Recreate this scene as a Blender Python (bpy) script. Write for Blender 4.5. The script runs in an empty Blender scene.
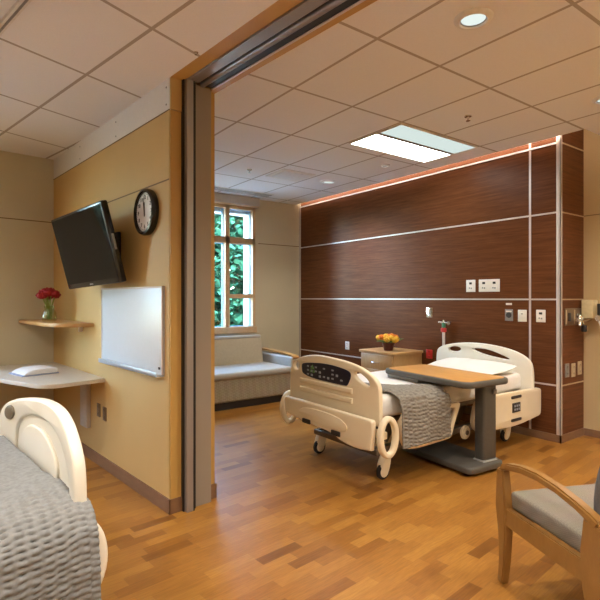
import bpy, bmesh, math, random
from math import sin, cos, pi, radians, atan2, sqrt
from mathutils import Vector, Matrix, noise
random.seed(7)
scn = bpy.context.scene
COL = scn.collection
DEL = radians(5.683)          # near room is turned this much against the far room

def W(u, v, z=0.0):           # near-room coordinates to world
    return Vector((u*cos(DEL) - v*sin(DEL), u*sin(DEL) + v*cos(DEL), z))

# ------------------------------------------------------------------ materials
def nodes(name):
    m = bpy.data.materials.new(name); m.use_nodes = True
    nt = m.node_tree
    return m, nt, nt.nodes['Principled BSDF']

def setp(b, **k):
    for a, v in k.items():
        a = a.replace('_', ' ')
        if a in b.inputs: b.inputs[a].default_value = v

def c4(c): return (c[0], c[1], c[2], 1.0)

def plain(name, col, rough=.5, metal=0, var=.06, scale=30, bump=0, spec=.5, stretch=(1, 1, 1), detail=3):
    """procedural: base colour broken up by noise, optional bump"""
    m, nt, b = nodes(name)
    N, Lk = nt.nodes, nt.links
    tc = N.new('ShaderNodeTexCoord'); mp = N.new('ShaderNodeMapping'); mp.inputs['Scale'].default_value = stretch
    nz = N.new('ShaderNodeTexNoise'); nz.inputs['Scale'].default_value = scale; nz.inputs['Detail'].default_value = detail
    Lk.new(tc.outputs['Object'], mp.inputs['Vector']); Lk.new(mp.outputs['Vector'], nz.inputs['Vector'])
    rp = N.new('ShaderNodeValToRGB')
    rp.color_ramp.elements[0].position = .3; rp.color_ramp.elements[1].position = .7
    rp.color_ramp.elements[0].color = c4([x*(1-var) for x in col]); rp.color_ramp.elements[1].color = c4([min(1, x*(1+var)) for x in col])
    Lk.new(nz.outputs['Fac'], rp.inputs['Fac']); Lk.new(rp.outputs['Color'], b.inputs['Base Color'])
    setp(b, Roughness=rough, Metallic=metal, Specular_IOR_Level=spec)
    if bump:
        bp = N.new('ShaderNodeBump'); bp.inputs['Strength'].default_value = bump; bp.inputs['Distance'].default_value = .01
        Lk.new(nz.outputs['Fac'], bp.inputs['Height']); Lk.new(bp.outputs['Normal'], b.inputs['Normal'])
    return m

def emit(name, col, s):
    m = bpy.data.materials.new(name); m.use_nodes = True
    nt = m.node_tree; nt.nodes.clear()
    e = nt.nodes.new('ShaderNodeEmission'); e.inputs['Color'].default_value = c4(col); e.inputs['Strength'].default_value = s
    o = nt.nodes.new('ShaderNodeOutputMaterial'); nt.links.new(e.outputs[0], o.inputs[0])
    return m

def glass(name, tint=(1, 1, 1), ior=1.45):
    m = bpy.data.materials.new(name); m.use_nodes = True
    nt = m.node_tree; nt.nodes.clear()
    t = nt.nodes.new('ShaderNodeBsdfTransparent'); t.inputs['Color'].default_value = c4(tint)
    g = nt.nodes.new('ShaderNodeBsdfGlossy'); g.inputs['Roughness'].default_value = .03
    lw = nt.nodes.new('ShaderNodeLayerWeight'); lw.inputs['Blend'].default_value = .5
    f = nt.nodes.new('ShaderNodeMath'); f.operation = 'MULTIPLY_ADD'; f.inputs[1].default_value = .22; f.inputs[2].default_value = (ior-1)*.08; nt.links.new(lw.outputs['Facing'], f.inputs[0])
    x = nt.nodes.new('ShaderNodeMixShader'); o = nt.nodes.new('ShaderNodeOutputMaterial')
    nt.links.new(f.outputs[0], x.inputs[0]); nt.links.new(t.outputs[0], x.inputs[1]); nt.links.new(g.outputs[0], x.inputs[2])
    nt.links.new(x.outputs[0], o.inputs[0])
    return m

def math_n(nt, op, a, b=None, c=None):
    n = nt.nodes.new('ShaderNodeMath'); n.operation = op
    for i, v in enumerate((a, b, c)):
        if v is None: continue
        if isinstance(v, (int, float)): n.inputs[i].default_value = v
        else: nt.links.new(v, n.inputs[i])
    return n.outputs[0]

def floor_mat():
    m, nt, b = nodes('wood_plank_floor')
    N, Lk = nt.nodes, nt.links
    tc = N.new('ShaderNodeTexCoord'); sp = N.new('ShaderNodeSeparateXYZ'); Lk.new(tc.outputs['Object'], sp.inputs[0])
    u, v = sp.outputs['X'], sp.outputs['Y']
    rowf = math_n(nt, 'DIVIDE', v, .078); row = math_n(nt, 'FLOOR', rowf)
    wn = N.new('ShaderNodeTexWhiteNoise'); wn.noise_dimensions = '1D'; Lk.new(row, wn.inputs['W'])
    us = math_n(nt, 'ADD', math_n(nt, 'DIVIDE', u, .30), math_n(nt, 'MULTIPLY', wn.outputs['Value'], 7.0))
    colf = math_n(nt, 'FLOOR', us)
    cb = N.new('ShaderNodeCombineXYZ'); Lk.new(row, cb.inputs[0]); Lk.new(colf, cb.inputs[1])
    w2 = N.new('ShaderNodeTexWhiteNoise'); w2.noise_dimensions = '3D'; Lk.new(cb.outputs[0], w2.inputs['Vector'])
    rp = N.new('ShaderNodeValToRGB'); e = rp.color_ramp.elements
    e[0].position = 0; e[0].color = c4((.20, .078, .014)); e[1].position = 1; e[1].color = c4((.41, .192, .036))
    for p, c in ((.10, (.275, .110, .020)), (.28, (.315, .132, .024)), (.7, (.37, .163, .030))):
        x = e.new(p); x.color = c4(c)
    Lk.new(w2.outputs['Value'], rp.inputs['Fac'])
    mp = N.new('ShaderNodeMapping'); mp.inputs['Scale'].default_value = (6, 60, 1); Lk.new(tc.outputs['Object'], mp.inputs[0])
    nz = N.new('ShaderNodeTexNoise'); nz.inputs['Scale'].default_value = 1.6; nz.inputs['Detail'].default_value = 5; Lk.new(mp.outputs[0], nz.inputs['Vector'])
    g = N.new('ShaderNodeValToRGB'); g.color_ramp.elements[0].position = .3; g.color_ramp.elements[1].position = .75
    g.color_ramp.elements[0].color = c4((.78, .76, .74)); g.color_ramp.elements[1].color = c4((1.08, 1.08, 1.08)); Lk.new(nz.outputs['Fac'], g.inputs['Fac'])
    mx = N.new('ShaderNodeMix'); mx.data_type = 'RGBA'; mx.blend_type = 'MULTIPLY'; mx.inputs['Factor'].default_value = 1
    Lk.new(rp.outputs['Color'], mx.inputs[6]); Lk.new(g.outputs['Color'], mx.inputs[7])
    fr = math_n(nt, 'FRACT', rowf); fu = math_n(nt, 'FRACT', us)
    gap = math_n(nt, 'MAXIMUM', math_n(nt, 'LESS_THAN', fr, .03), math_n(nt, 'LESS_THAN', fu, .008))
    m2 = N.new('ShaderNodeMix'); m2.data_type = 'RGBA'; Lk.new(math_n(nt, 'MULTIPLY', gap, .35), m2.inputs[0])
    Lk.new(mx.outputs[2], m2.inputs[6]); m2.inputs[7].default_value = c4((.22, .10, .03))
    Lk.new(m2.outputs[2], b.inputs['Base Color'])
    setp(b, Roughness=.30, Specular_IOR_Level=.27)
    rr = math_n(nt, 'MULTIPLY_ADD', nz.outputs['Fac'], .12, .26); Lk.new(rr, b.inputs['Roughness'])
    return m

def ceil_mat(name, px, x0, py, y0, kx=0.0, ky=0.0, col=(.80, .785, .78), line=(.44, .385, .33), lw=.024):
    """lay-in ceiling tile: grid lines at x+kx*y = x0 + n*px and y+ky*x = y0 + n*py"""
    m, nt, b = nodes(name)
    N, Lk = nt.nodes, nt.links
    tc = N.new('ShaderNodeTexCoord'); sp = N.new('ShaderNodeSeparateXYZ'); Lk.new(tc.outputs['Object'], sp.inputs[0])
    x, y = sp.outputs['X'], sp.outputs['Y']
    a = math_n(nt, 'MULTIPLY_ADD', y, kx, x); c = math_n(nt, 'MULTIPLY_ADD', x, ky, y)
    def dist(s, p, o):
        f = math_n(nt, 'FRACT', math_n(nt, 'DIVIDE', math_n(nt, 'SUBTRACT', s, o - p/2), p))
        return math_n(nt, 'MULTIPLY', math_n(nt, 'ABSOLUTE', math_n(nt, 'SUBTRACT', f, .5)), p)
    d = math_n(nt, 'MINIMUM', dist(a, px, x0), dist(c, py, y0))
    ln = math_n(nt, 'LESS_THAN', d, lw/2)
    nz = N.new('ShaderNodeTexNoise'); nz.inputs['Scale'].default_value = 90; nz.inputs['Detail'].default_value = 4; Lk.new(tc.outputs['Object'], nz.inputs['Vector'])
    rp = N.new('ShaderNodeValToRGB'); rp.color_ramp.elements[0].color = c4([k*.95 for k in col]); rp.color_ramp.elements[1].color = c4([k*1.04 for k in col])
    Lk.new(nz.outputs['Fac'], rp.inputs['Fac'])
    mx = N.new('ShaderNodeMix'); mx.data_type = 'RGBA'; Lk.new(ln, mx.inputs[0]); Lk.new(rp.outputs['Color'], mx.inputs[6]); mx.inputs[7].default_value = c4(line)
    Lk.new(mx.outputs[2], b.inputs['Base Color'])
    bp = N.new('ShaderNodeBump'); bp.inputs['Strength'].default_value = .25; bp.inputs['Distance'].default_value = .004
    Lk.new(math_n(nt, 'ADD', ln, math_n(nt, 'MULTIPLY', nz.outputs['Fac'], .3)), bp.inputs['Height']); Lk.new(bp.outputs['Normal'], b.inputs['Normal'])
    setp(b, Roughness=.9, Specular_IOR_Level=.15)
    return m

def wood_mat(name, col, dark, scale=(3, 3, 45), rough=.4, spec=.5, s=1.5):
    m, nt, b = nodes(name)
    N, Lk = nt.nodes, nt.links
    tc = N.new('ShaderNodeTexCoord'); mp = N.new('ShaderNodeMapping'); mp.inputs['Scale'].default_value = scale
    Lk.new(tc.outputs['Object'], mp.inputs[0])
    nz = N.new('ShaderNodeTexNoise'); nz.inputs['Scale'].default_value = s; nz.inputs['Detail'].default_value = 6; nz.inputs['Roughness'].default_value = .65
    Lk.new(mp.outputs[0], nz.inputs['Vector'])
    rp = N.new('ShaderNodeValToRGB'); rp.color_ramp.elements[0].position = .3; rp.color_ramp.elements[1].position = .72
    rp.color_ramp.elements[0].color = c4(dark); rp.color_ramp.elements[1].color = c4(col)
    Lk.new(nz.outputs['Fac'], rp.inputs['Fac']); Lk.new(rp.outputs['Color'], b.inputs['Base Color'])
    setp(b, Roughness=rough, Specular_IOR_Level=spec)
    return m

def weave_mat(name, col, col2, scale=120, rough=.85, bump=.3):
    m, nt, b = nodes(name)
    N, Lk = nt.nodes, nt.links
    tc = N.new('ShaderNodeTexCoord')
    mp = N.new('ShaderNodeMapping'); mp.inputs['Rotation'].default_value = (.6, .5, .78); Lk.new(tc.outputs['Object'], mp.inputs[0])
    ck = N.new('ShaderNodeTexChecker'); ck.inputs['Scale'].default_value = scale
    ck.inputs['Color1'].default_value = c4(col); ck.inputs['Color2'].default_value = c4(col2)
    Lk.new(mp.outputs[0], ck.inputs['Vector'])
    nz = N.new('ShaderNodeTexNoise'); nz.inputs['Scale'].default_value = 8; Lk.new(tc.outputs['Object'], nz.inputs['Vector'])
    mx = N.new('ShaderNodeMix'); mx.data_type = 'RGBA'; mx.blend_type = 'OVERLAY'; mx.inputs[0].default_value = .12
    Lk.new(ck.outputs['Color'], mx.inputs[6]); Lk.new(nz.outputs['Color'], mx.inputs[7])
    Lk.new(mx.outputs[2], b.inputs['Base Color'])
    bp = N.new('ShaderNodeBump'); bp.inputs['Strength'].default_value = bump; bp.inputs['Distance'].default_value = .002
    Lk.new(ck.outputs['Fac'], bp.inputs['Height']); Lk.new(bp.outputs['Normal'], b.inputs['Normal'])
    setp(b, Roughness=rough, Specular_IOR_Level=.2)
    return m

M = {}
M['floor'] = floor_mat()
M['ceil_r'] = ceil_mat('ceiling_tile_far_room', .622, 2.243, .915, 2.222)
M['ceil_l'] = ceil_mat('ceiling_tile_near_room', .596, 1.4906, .8695, 3.174, kx=.0945, ky=-.27, col=(.82, .80, .785))
M['tan'] = plain('tan_wall_panel', (.56, .36, .128), .55, var=.035, scale=2)
M['gold'] = plain('gold_edge_panel', (.50, .29, .075), .5, var=.05, scale=2)
M['beige'] = plain('beige_wall', (.60, .53, .365), .6, var=.03, scale=2)
M['beige_r'] = plain('warm_beige_wall', (.50, .36, .18), .6, var=.03, scale=2)
M['white_trim'] = plain('white_board', (.74, .71, .67), .6, var=.02)
M['seam'] = plain('dark_joint', (.20, .13, .05), .7)
M['brown'] = wood_mat('dark_walnut_laminate', (.165, .058, .021), (.088, .029, .010), (2.0, 2.0, 42), .36, .10)
M['base'] = wood_mat('brown_baseboard', (.24, .125, .06), (.19, .095, .045), (4, 4, 20), .5)
M['strip'] = plain('satin_metal_strip', (.66, .58, .53), .4, .3, var=.02)
M['alu'] = plain('anodised_aluminium', (.36, .34, .33), .38, .6, var=.03, scale=5, stretch=(8, 8, .2))
M['alu_d'] = plain('grey_door_panel', (.30, .25, .20), .55, .1, var=.03, scale=3)
M['black'] = plain('black_rubber', (.012, .011, .011), .5)
M['blackgloss'] = plain('black_gloss_plastic', (.012, .012, .013), .18)
M['screen'] = plain('black_glass_screen', (.006, .007, .008), .07, spec=.13)
M['cream'] = plain('cream_bed_plastic', (.80, .69, .49), .38, var=.02, scale=4)
M['cream2'] = plain('pale_cream_plastic', (.84, .79, .67), .38, var=.02, scale=4)
M['tan_hole'] = plain('dark_grip', (.16, .12, .07), .5)
M['bedframe'] = plain('bed_frame_metal', (.15, .12, .09), .45, .3)
M['navy'] = plain('navy_keypad', (.010, .012, .030), .3)
M['icon'] = plain('pale_keypad_print', (.35, .40, .48), .6)
M['icon_g'] = plain('green_keypad_print', (.12, .30, .10), .6)
M['sheet'] = plain('white_bed_linen', (.84, .81, .76), .85, var=.03, scale=6, bump=.25)
M['blanket'] = plain('grey_quilt', (.245, .225, .192), .9, var=.13, scale=60, spec=.15)
M['blanket_b'] = plain('grey_quilt_day_tint', (.235, .237, .232), .9, var=.13, scale=60, spec=.15)  # cooler than the far quilt: daylight tint put into the colour
M['tabletop'] = wood_mat('maple_table_laminate', (.70, .36, .10), (.58, .28, .07), (14, 3, 3), .35)
M['grey'] = plain('grey_table_plastic', (.085, .079, .068), .45, var=.06)
M['grey2'] = plain('light_grey_plastic', (.34, .33, .31), .45)
M['maple'] = wood_mat('maple_wood', (.50, .265, .082), (.40, .20, .055), (4, 4, 28), .38)
M['maple_side'] = wood_mat('pale_maple_laminate', (.60, .36, .15), (.50, .28, .10), (6, 30, 6), .4)
M['oakchair'] = wood_mat('honey_wood', (.33, .165, .042), (.26, .122, .028), (14, 14, 5), .33)
M['chairfab'] = weave_mat('grey_chair_fabric', (.26, .222, .172), (.20, .17, .128), 160)
M['chairback'] = plain('dark_grey_chair_back', (.12, .115, .115), .8, var=.1, scale=100)
M['sofa'] = weave_mat('beige_sofa_weave', (.42, .36, .26), (.355, .30, .21), 38)
M['sofaseat'] = plain('pale_grey_upholstery', (.44, .42, .37), .7, var=.04, scale=30)
M['sofaback'] = plain('beige_upholstery', (.46, .385, .265), .75, var=.04, scale=30)
M['winframe'] = wood_mat('tan_window_wood', (.66, .46, .26), (.58, .38, .20), (8, 8, 8), .5)
M['winblue'] = plain('blue_grey_gasket', (.10, .20, .30), .5)
M['white_ext'] = plain('white_exterior_reveal', (.88, .90, .92), .6, var=.02)
M['glass'] = glass('window_glass', (.93, .98, .97))
M['vase'] = glass('vase_glass', (.90, .93, .80), 1.5)
M['valance'] = plain('taupe_shade_box', (.50, .44, .37), .6, var=.03)
M['whiteboard'] = plain('whiteboard_day_tint', (.70, .74, .79), .3, var=.01, spec=.6)  # white board; the bluish daylight cast is put into its colour
M['tray'] = plain('pale_blue_grey_tray', (.50, .56, .64), .35, .3)
M['desk'] = plain('pale_grey_desk_laminate', (.62, .57, .48), .35, var=.05, scale=120)
M['paper'] = plain('white_paper', (.86, .86, .86), .8, var=.02)
M['paper_edge'] = plain('cream_page_edges', (.74, .66, .52), .8, var=.15, scale=60, stretch=(1, 1, 20))
M['cover'] = plain('blue_grey_book_cover', (.34, .40, .56), .5)
M['face'] = plain('white_clock_face', (.88, .88, .92), .45, var=.01)
M['ink'] = plain('black_ink', (.02, .02, .03), .6)
M['red'] = plain('red_petal', (.32, .004, .008), .65, var=.3, scale=90)
M['yellow'] = plain('yellow_petal', (.90, .48, .03), .6, var=.2, scale=90)
M['orange'] = plain('orange_petal', (.88, .22, .015), .6, var=.2, scale=90)
M['leaf'] = plain('green_leaf', (.10, .22, .04), .6, var=.3, scale=40)
M['stem'] = plain('green_stem', (.24, .32, .06), .6, var=.2)
M['maroon'] = plain('dark_maroon_pot', (.10, .018, .016), .3, var=.1)
M['plate'] = plain('white_wall_plate', (.80, .74, .66), .4, var=.02)
M['plate_g'] = plain('grey_wall_plate', (.27, .25, .23), .4, .4)
M['plate_b'] = plain('bronze_wall_plate', (.20, .13, .07), .45, .3)
M['plate_tan'] = plain('tan_wall_plate', (.46, .34, .20), .45)
M['slot'] = plain('dark_socket', (.03, .025, .022), .5)
M['redplastic'] = plain('red_plastic', (.58, .035, .03), .4)
M['greenplastic'] = plain('green_plastic', (.04, .20, .09), .4)
M['chrome'] = plain('chrome_metal', (.75, .73, .70), .2, .9, var=.02)
M['boxcream'] = plain('cream_metal_box', (.62, .52, .30), .4)
M['vent'] = plain('white_vent_metal', (.72, .72, .72), .5)
M['lightrim'] = plain('white_light_trim', (.72, .68, .62), .4)
M['reflector'] = plain('lamp_reflector', (.85, .85, .85), .25, .6)
M['troffer'] = emit('troffer_lamp', (.93, 1.0, .96), 7.5)
M['trofferd'] = emit('troffer_side_lens', (.82, .95, .90), .36)
M['trofferback'] = plain('troffer_pan', (.80, .84, .82), .5)
M['down'] = emit('downlight_lamp', (.90, 1.0, .95), .40)
M['warmlamp'] = emit('warm_lamp', (1.0, .80, .55), 14)
M['cove'] = emit('cove_led', (1.0, .80, .66), 20)
M['tree1'] = plain('foliage_green', (.013, .055, .033), .95, var=.45, scale=5, spec=.05)
M['tree2'] = plain('foliage_bright', (.016, .066, .037), .95, var=.4, scale=5, spec=.05)
M['bark'] = plain('bark', (.10, .07, .045), .9, var=.3, bump=.5)
M['bounce_ground'] = plain('pale_bounce_ground', (.55, .55, .53), .9, var=.1, scale=3)  # ground made pale to bounce daylight up onto the ceilings

# ------------------------------------------------------------------ mesh helpers
def link(name, me, mat=None, parent=None, smooth=True, angle=35):
    o = bpy.data.objects.new(name, me); COL.objects.link(o)
    if mat is not None:
        for m_ in (mat if isinstance(mat, (list, tuple)) else [mat]):
            me.materials.append(M[m_] if isinstance(m_, str) else m_)
    if parent is not None: o.parent = parent
    if smooth:
        me.polygons.foreach_set('use_smooth', [True]*len(me.polygons))
        me.set_sharp_from_angle(angle=radians(angle))
    return o

def obj(name, bm, mat, parent=None, smooth=True, angle=35):
    bmesh.ops.recalc_face_normals(bm, faces=bm.faces)
    me = bpy.data.meshes.new(name); bm.to_mesh(me); bm.free()
    return link(name, me, mat, parent, smooth, angle)

def NB(): return bmesh.new()

def box(bm, x0, x1, y0, y1, z0, z1, r=0, seg=2, mtx=None, mi=0):
    t = bmesh.new()
    bmesh.ops.create_cube(t, size=1)
    for v in t.verts:
        v.co = Vector(((x0+x1)/2 + v.co.x*(x1-x0), (y0+y1)/2 + v.co.y*(y1-y0), (z0+z1)/2 + v.co.z*(z1-z0)))
    if r: bmesh.ops.bevel(t, geom=list(t.edges), offset=r, segments=seg, affect='EDGES', profile=.5)
    if mtx is not None: bmesh.ops.transform(t, matrix=mtx, verts=t.verts)
    merge(bm, t, mi)

def merge(bm, t, mi=0):
    me = bpy.data.meshes.new('tmp'); 
    for f in t.faces: f.material_index = mi
    t.to_mesh(me); t.free(); bm.from_mesh(me); bpy.data.meshes.remove(me)

def cyl(bm, p0, p1, r0, r1=None, seg=20, mi=0, bevel=0):
    p0, p1 = Vector(p0), Vector(p1); r1 = r0 if r1 is None else r1
    d = p1 - p0
    t = bmesh.new()
    bmesh.ops.create_cone(t, cap_ends=True, segments=seg, radius1=r0, radius2=r1, depth=d.length)
    if bevel:
        bmesh.ops.bevel(t, geom=[e for e in t.edges if len([f for f in e.link_faces if len(f.verts) > 4]) == 1], offset=bevel, segments=2, affect='EDGES')
    q = Vector((0, 0, 1)).rotation_difference(d.normalized()).to_matrix().to_4x4()
    bmesh.ops.transform(t, matrix=Matrix.Translation((p0+p1)/2) @ q, verts=t.verts)
    merge(bm, t, mi)

def ball(bm, c, r, sub=2, sc=(1, 1, 1), mi=0):
    t = bmesh.new(); bmesh.ops.create_icosphere(t, subdivisions=sub, radius=r)
    for v in t.verts: v.co = Vector(c) + Vector((v.co.x*sc[0], v.co.y*sc[1], v.co.z*sc[2]))
    merge(bm, t, mi)

def lathe(bm, prof, c=(0, 0, 0), seg=28, axis='Z', mi=0):
    t = bmesh.new(); rings = []
    for r, z in prof:
        ring = []
        for i in range(seg):
            a = 2*pi*i/seg
            p = (r*cos(a), r*sin(a), z)
            if axis == 'X': p = (z, r*cos(a), r*sin(a))
            if axis == 'Y': p = (r*cos(a), z, r*sin(a))
            ring.append(t.verts.new(Vector(c) + Vector(p)))
        rings.append(ring)
    for a, b in zip(rings, rings[1:]):
        for i in range(seg): t.faces.new((a[i], a[(i+1) % seg], b[(i+1) % seg], b[i]))
    for ring in (rings[0], rings[-1]):
        try: t.faces.new(ring)
        except ValueError: pass
    merge(bm, t, mi)

def sweep(bm, pts, w, h, up=(0, 0, 1), mi=0, r=0):
    """rectangular bar of width w(s) and height h(s) swept along pts; h along the local up"""
    t = bmesh.new(); rings = []; n = len(pts); P = [Vector(p) for p in pts]; up = Vector(up)
    for i, p in enumerate(P):
        d = (P[min(i+1, n-1)] - P[max(i-1, 0)]).normalized()
        s = d.cross(up).normalized(); u2 = s.cross(d).normalized()
        wi = w[i] if isinstance(w, (list, tuple)) else w; hi = h[i] if isinstance(h, (list, tuple)) else h
        rings.append([t.verts.new(p + s*a*wi/2 + u2*b*hi/2) for a, b in ((-1, -1), (1, -1), (1, 1), (-1, 1))])
    for a, b in zip(rings, rings[1:]):
        for i in range(4): t.faces.new((a[i], a[(i+1) % 4], b[(i+1) % 4], b[i]))
    t.faces.new(rings[0][::-1]); t.faces.new(rings[-1])
    bmesh.ops.recalc_face_normals(t, faces=t.faces)
    if r:
        es = [e for e in t.edges if e.calc_face_angle(0) > .6]
        bmesh.ops.bevel(t, geom=es, offset=r, segments=2, affect='EDGES')
    merge(bm, t, mi)

def tube(bm, pts, r, seg=12, mi=0):
    t = bmesh.new(); rings = []; P = [Vector(p) for p in pts]; n = len(P)
    ref = Vector((0, 0, 1))
    if abs((P[-1]-P[0]).normalized().z) > .9: ref = Vector((1, 0, 0))
    for i, p in enumerate(P):
        d = (P[min(i+1, n-1)] - P[max(i-1, 0)]).normalized()
        a = d.cross(ref).normalized(); b = a.cross(d)
        ri = r[i] if isinstance(r, (list, tuple)) else r
        rings.append([t.verts.new(p + (a*cos(2*pi*k/seg) + b*sin(2*pi*k/seg))*ri) for k in range(seg)])
    for a, b in zip(rings, rings[1:]):
        for i in range(seg): t.faces.new((a[i], a[(i+1) % seg], b[(i+1) % seg], b[i]))
    t.faces.new(rings[0][::-1]); t.faces.new(rings[-1])
    merge(bm, t, mi)

def chaikin(pts, n=3):
    for _ in range(n):
        q = []
        for i in range(len(pts)):
            a, b = pts[i], pts[(i+1) % len(pts)]
            q.append((a[0]*.75+b[0]*.25, a[1]*.75+b[1]*.25)); q.append((a[0]*.25+b[0]*.75, a[1]*.25+b[1]*.75))
        pts = q
    return pts

def ell(cx, cy, rx, ry, n=28, rot=0):
    return [(cx + rx*cos(2*pi*i/n)*cos(rot) - ry*sin(2*pi*i/n)*sin(rot), cy + rx*cos(2*pi*i/n)*sin(rot) + ry*sin(2*pi*i/n)*cos(rot)) for i in range(n)]

AX = {'yz': Matrix(((0, 0, 1, 0), (1, 0, 0, 0), (0, 1, 0, 0), (0, 0, 0, 1))),      # (a,b,c) -> x=c, y=a, z=b
      'xz': Matrix(((1, 0, 0, 0), (0, 0, -1, 0), (0, 1, 0, 0), (0, 0, 0, 1))),     # x=a, z=b, y=-c
      'xy': Matrix.Identity(4)}

def plate(bm, outer, holes=(), th=.03, bev=.008, plane='yz', off=0.0, mi=0):
    """solid panel cut to an outline with holes; off = position along the normal"""
    cu = bpy.data.curves.new('tmpc', 'CURVE'); cu.dimensions = '2D'; cu.fill_mode = 'BOTH'
    cu.extrude = max(th/2 - bev, .0005); cu.bevel_depth = bev; cu.bevel_resolution = 2; cu.offset = -bev
    for pl in (outer, *holes):
        s = cu.splines.new('POLY'); s.points.add(len(pl)-1); s.use_cyclic_u = True
        for p, q in zip(s.points, pl): p.co = (q[0], q[1], 0, 1)
    o = bpy.data.objects.new('tmpc', cu)
    me = bpy.data.meshes.new_from_object(o)
    t = bmesh.new(); t.from_mesh(me); bpy.data.meshes.remove(me); bpy.data.objects.remove(o); bpy.data.curves.remove(cu)
    bmesh.ops.remove_doubles(t, verts=t.verts, dist=1e-5)
    mt = AX[plane]
    o_ = {'yz': (off, 0, 0), 'xz': (0, off, 0), 'xy': (0, 0, off)}[plane]
    bmesh.ops.transform(t, matrix=Matrix.Translation(o_) @ mt, verts=t.verts)
    merge(bm, t, mi)

def textmesh(bm, s, size, loc, mtx, mi=0, th=.001):
    cu = bpy.data.curves.new('tmpt', 'FONT'); cu.body = s; cu.size = size; cu.align_x = 'CENTER'; cu.align_y = 'CENTER'; cu.extrude = th
    o = bpy.data.objects.new('tmpt', cu); me = bpy.data.meshes.new_from_object(o)
    t = bmesh.new(); t.from_mesh(me); bpy.data.meshes.remove(me); bpy.data.objects.remove(o); bpy.data.curves.remove(cu)
    bmesh.ops.transform(t, matrix=mtx @ Matrix.Translation(loc), verts=t.verts)
    merge(bm, t, mi)

def rpoly(x0, x1, y0, y1, r, n=6):
    out = []
    for cx, cy, a0 in ((x1-r, y1-r, 0), (x0+r, y1-r, pi/2), (x0+r, y0+r, pi), (x1-r, y0+r, 3*pi/2)):
        for i in range(n+1):
            a = a0 + i*pi/2/n; out.append((cx + r*cos(a), cy + r*sin(a)))
    return out

# ------------------------------------------------------------------ things
def tag(o, label, cat, group=None, kind=None):
    o['label'] = label; o['category'] = cat
    if group: o['group'] = group
    if kind: o['kind'] = kind
    return o

def thing(name, label, cat, loc=(0, 0, 0), rz=0.0, group=None):
    e = bpy.data.objects.new(name, None); COL.objects.link(e); e.empty_display_size = .05
    e.location = loc; e.rotation_euler = (0, 0, rz)
    return tag(e, label, cat, group)

def struct(name, bm, mat, left=False, parent=None, smooth=False):
    o = obj(name, bm, mat, parent, smooth)
    if parent is None:
        o['kind'] = 'structure'
        if left: o.rotation_euler = (0, 0, DEL)
    return o

def dup(root, label, loc, rz=None, group=None):
    r = root.copy(); COL.objects.link(r); r.location = loc
    if rz is not None: r.rotation_euler = (0, 0, rz)
    r['label'] = label
    if group: r['group'] = group
    for ch in list(root.children):
        c = ch.copy(); COL.objects.link(c); c.parent = r
        for g in list(ch.children):
            d = g.copy(); COL.objects.link(d); d.parent = c
    return r

def bx(name, mat, *a, parent=None, left=False, **k):
    bm = NB(); box(bm, *a, **k); return struct(name, bm, mat, left, parent)

# ================================================================== SETTING
CL, CR = 3.035, 3.15
UW, VW = 1.607, 5.875
XB, YW, XR = 5.17, 7.04, 5.69
XE = 5.075

bm = NB(); box(bm, -4.2, 9.5, -3.2, 8.2, -.06, 0); fl = struct('floor', bm, 'floor', True)

# --- near room shell (left-frame)
bx('wall_partition', 'tan', UW, UW+.085, 3.15, VW+.12, 0, 2.815, left=True)
bm = NB(); box(bm, UW, UW+.085, 3.145, VW+.12, 2.815, CL+.02); up = struct('wall_partition_upper', bm, 'white_trim', True)
# gold faced end of the partition and the far-room skin of it
bx('trim_1', 'gold', UW+.003, UW+.085, 3.134, 3.149, 0, 2.81, left=True)
bx('trim_2', 'tan', UW+.003, UW+.085, 3.128, 3.144, 2.815, CL, left=True)
bx('wall_partition_far', 'gold', 1.928, 1.988, 3.17, 6.84, 0, CR+.2, left=True)
bx('wall_partition_leak_filler', 'alu_d', 1.693, 1.927, 3.342, 6.84, 0, CL+.158, left=True)  # unseen filler added inside the partition to stop sky light leaking in
bm = NB(); box(bm, UW-.0015, UW, 3.15, VW, 2.324, 2.334); struct('trim_3', bm, 'seam', True)
bm = NB(); box(bm, UW-.004, UW, 3.14, VW, 2.810, 2.816); struct('trim_4', bm, 'seam', True)
bm = NB()
for v_, z_ in ((3.19, 2.98), (3.19, 2.86), (4.1, 2.86), (4.1, 2.98), (5.0, 2.86), (5.0, 2.98)): cyl(bm, (UW+.001, v_, z_), (UW-.003, v_, z_), .007, seg=10)
struct('trim_5', bm, 'plate_g', True)
bm = NB(); box(bm, UW-.012, UW, 3.122, VW, 0, .10); box(bm, UW-.012, UW+.085, 3.122, 3.134, 0, .10); struct('baseboard_partition', bm, 'base', True)
bm = NB(); box(bm, 1.930, 1.998, 3.158, 3.17, 0, .105); box(bm, 1.988, 1.998, 3.158, 6.8, 0, .105); struct('baseboard_partition_far', bm, 'base', True)
# window wall of the near room with its own window (beyond the left edge of the frame)
WU0, WU1, WZ0, WZ1 = -1.45, .08, .95, 2.75
bm = NB()
box(bm, -3.72, WU0, VW, VW+.2, 0, CL+.02); box(bm, WU1, UW, VW, VW+.2, 0, CL+.02)
box(bm, WU0, WU1, VW, VW+.2, 0, WZ0); box(bm, WU0, WU1, VW, VW+.2, WZ1, CL+.02)
struct('wall_left', bm, 'beige', True)
bm = NB(); box(bm, WU1, UW, VW-.002, VW, 2.331, 2.341); struct('trim_6', bm, 'seam', True)
bm = NB(); box(bm, -3.6, UW-.012, VW-.012, VW, 0, .10); struct('baseboard_left', bm, 'base', True)
bm = NB()
for a in ((WU0, WU0+.06, WZ0, WZ1), (WU1-.06, WU1, WZ0, WZ1), (WU0+.06, WU1-.06, WZ0, WZ0+.06), (WU0+.06, WU1-.06, WZ1-.06, WZ1), (-.50, -.43, WZ0+.06, WZ1-.06)):
    box(bm, a[0], a[1], VW+.02, VW+.09, a[2], a[3])
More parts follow.
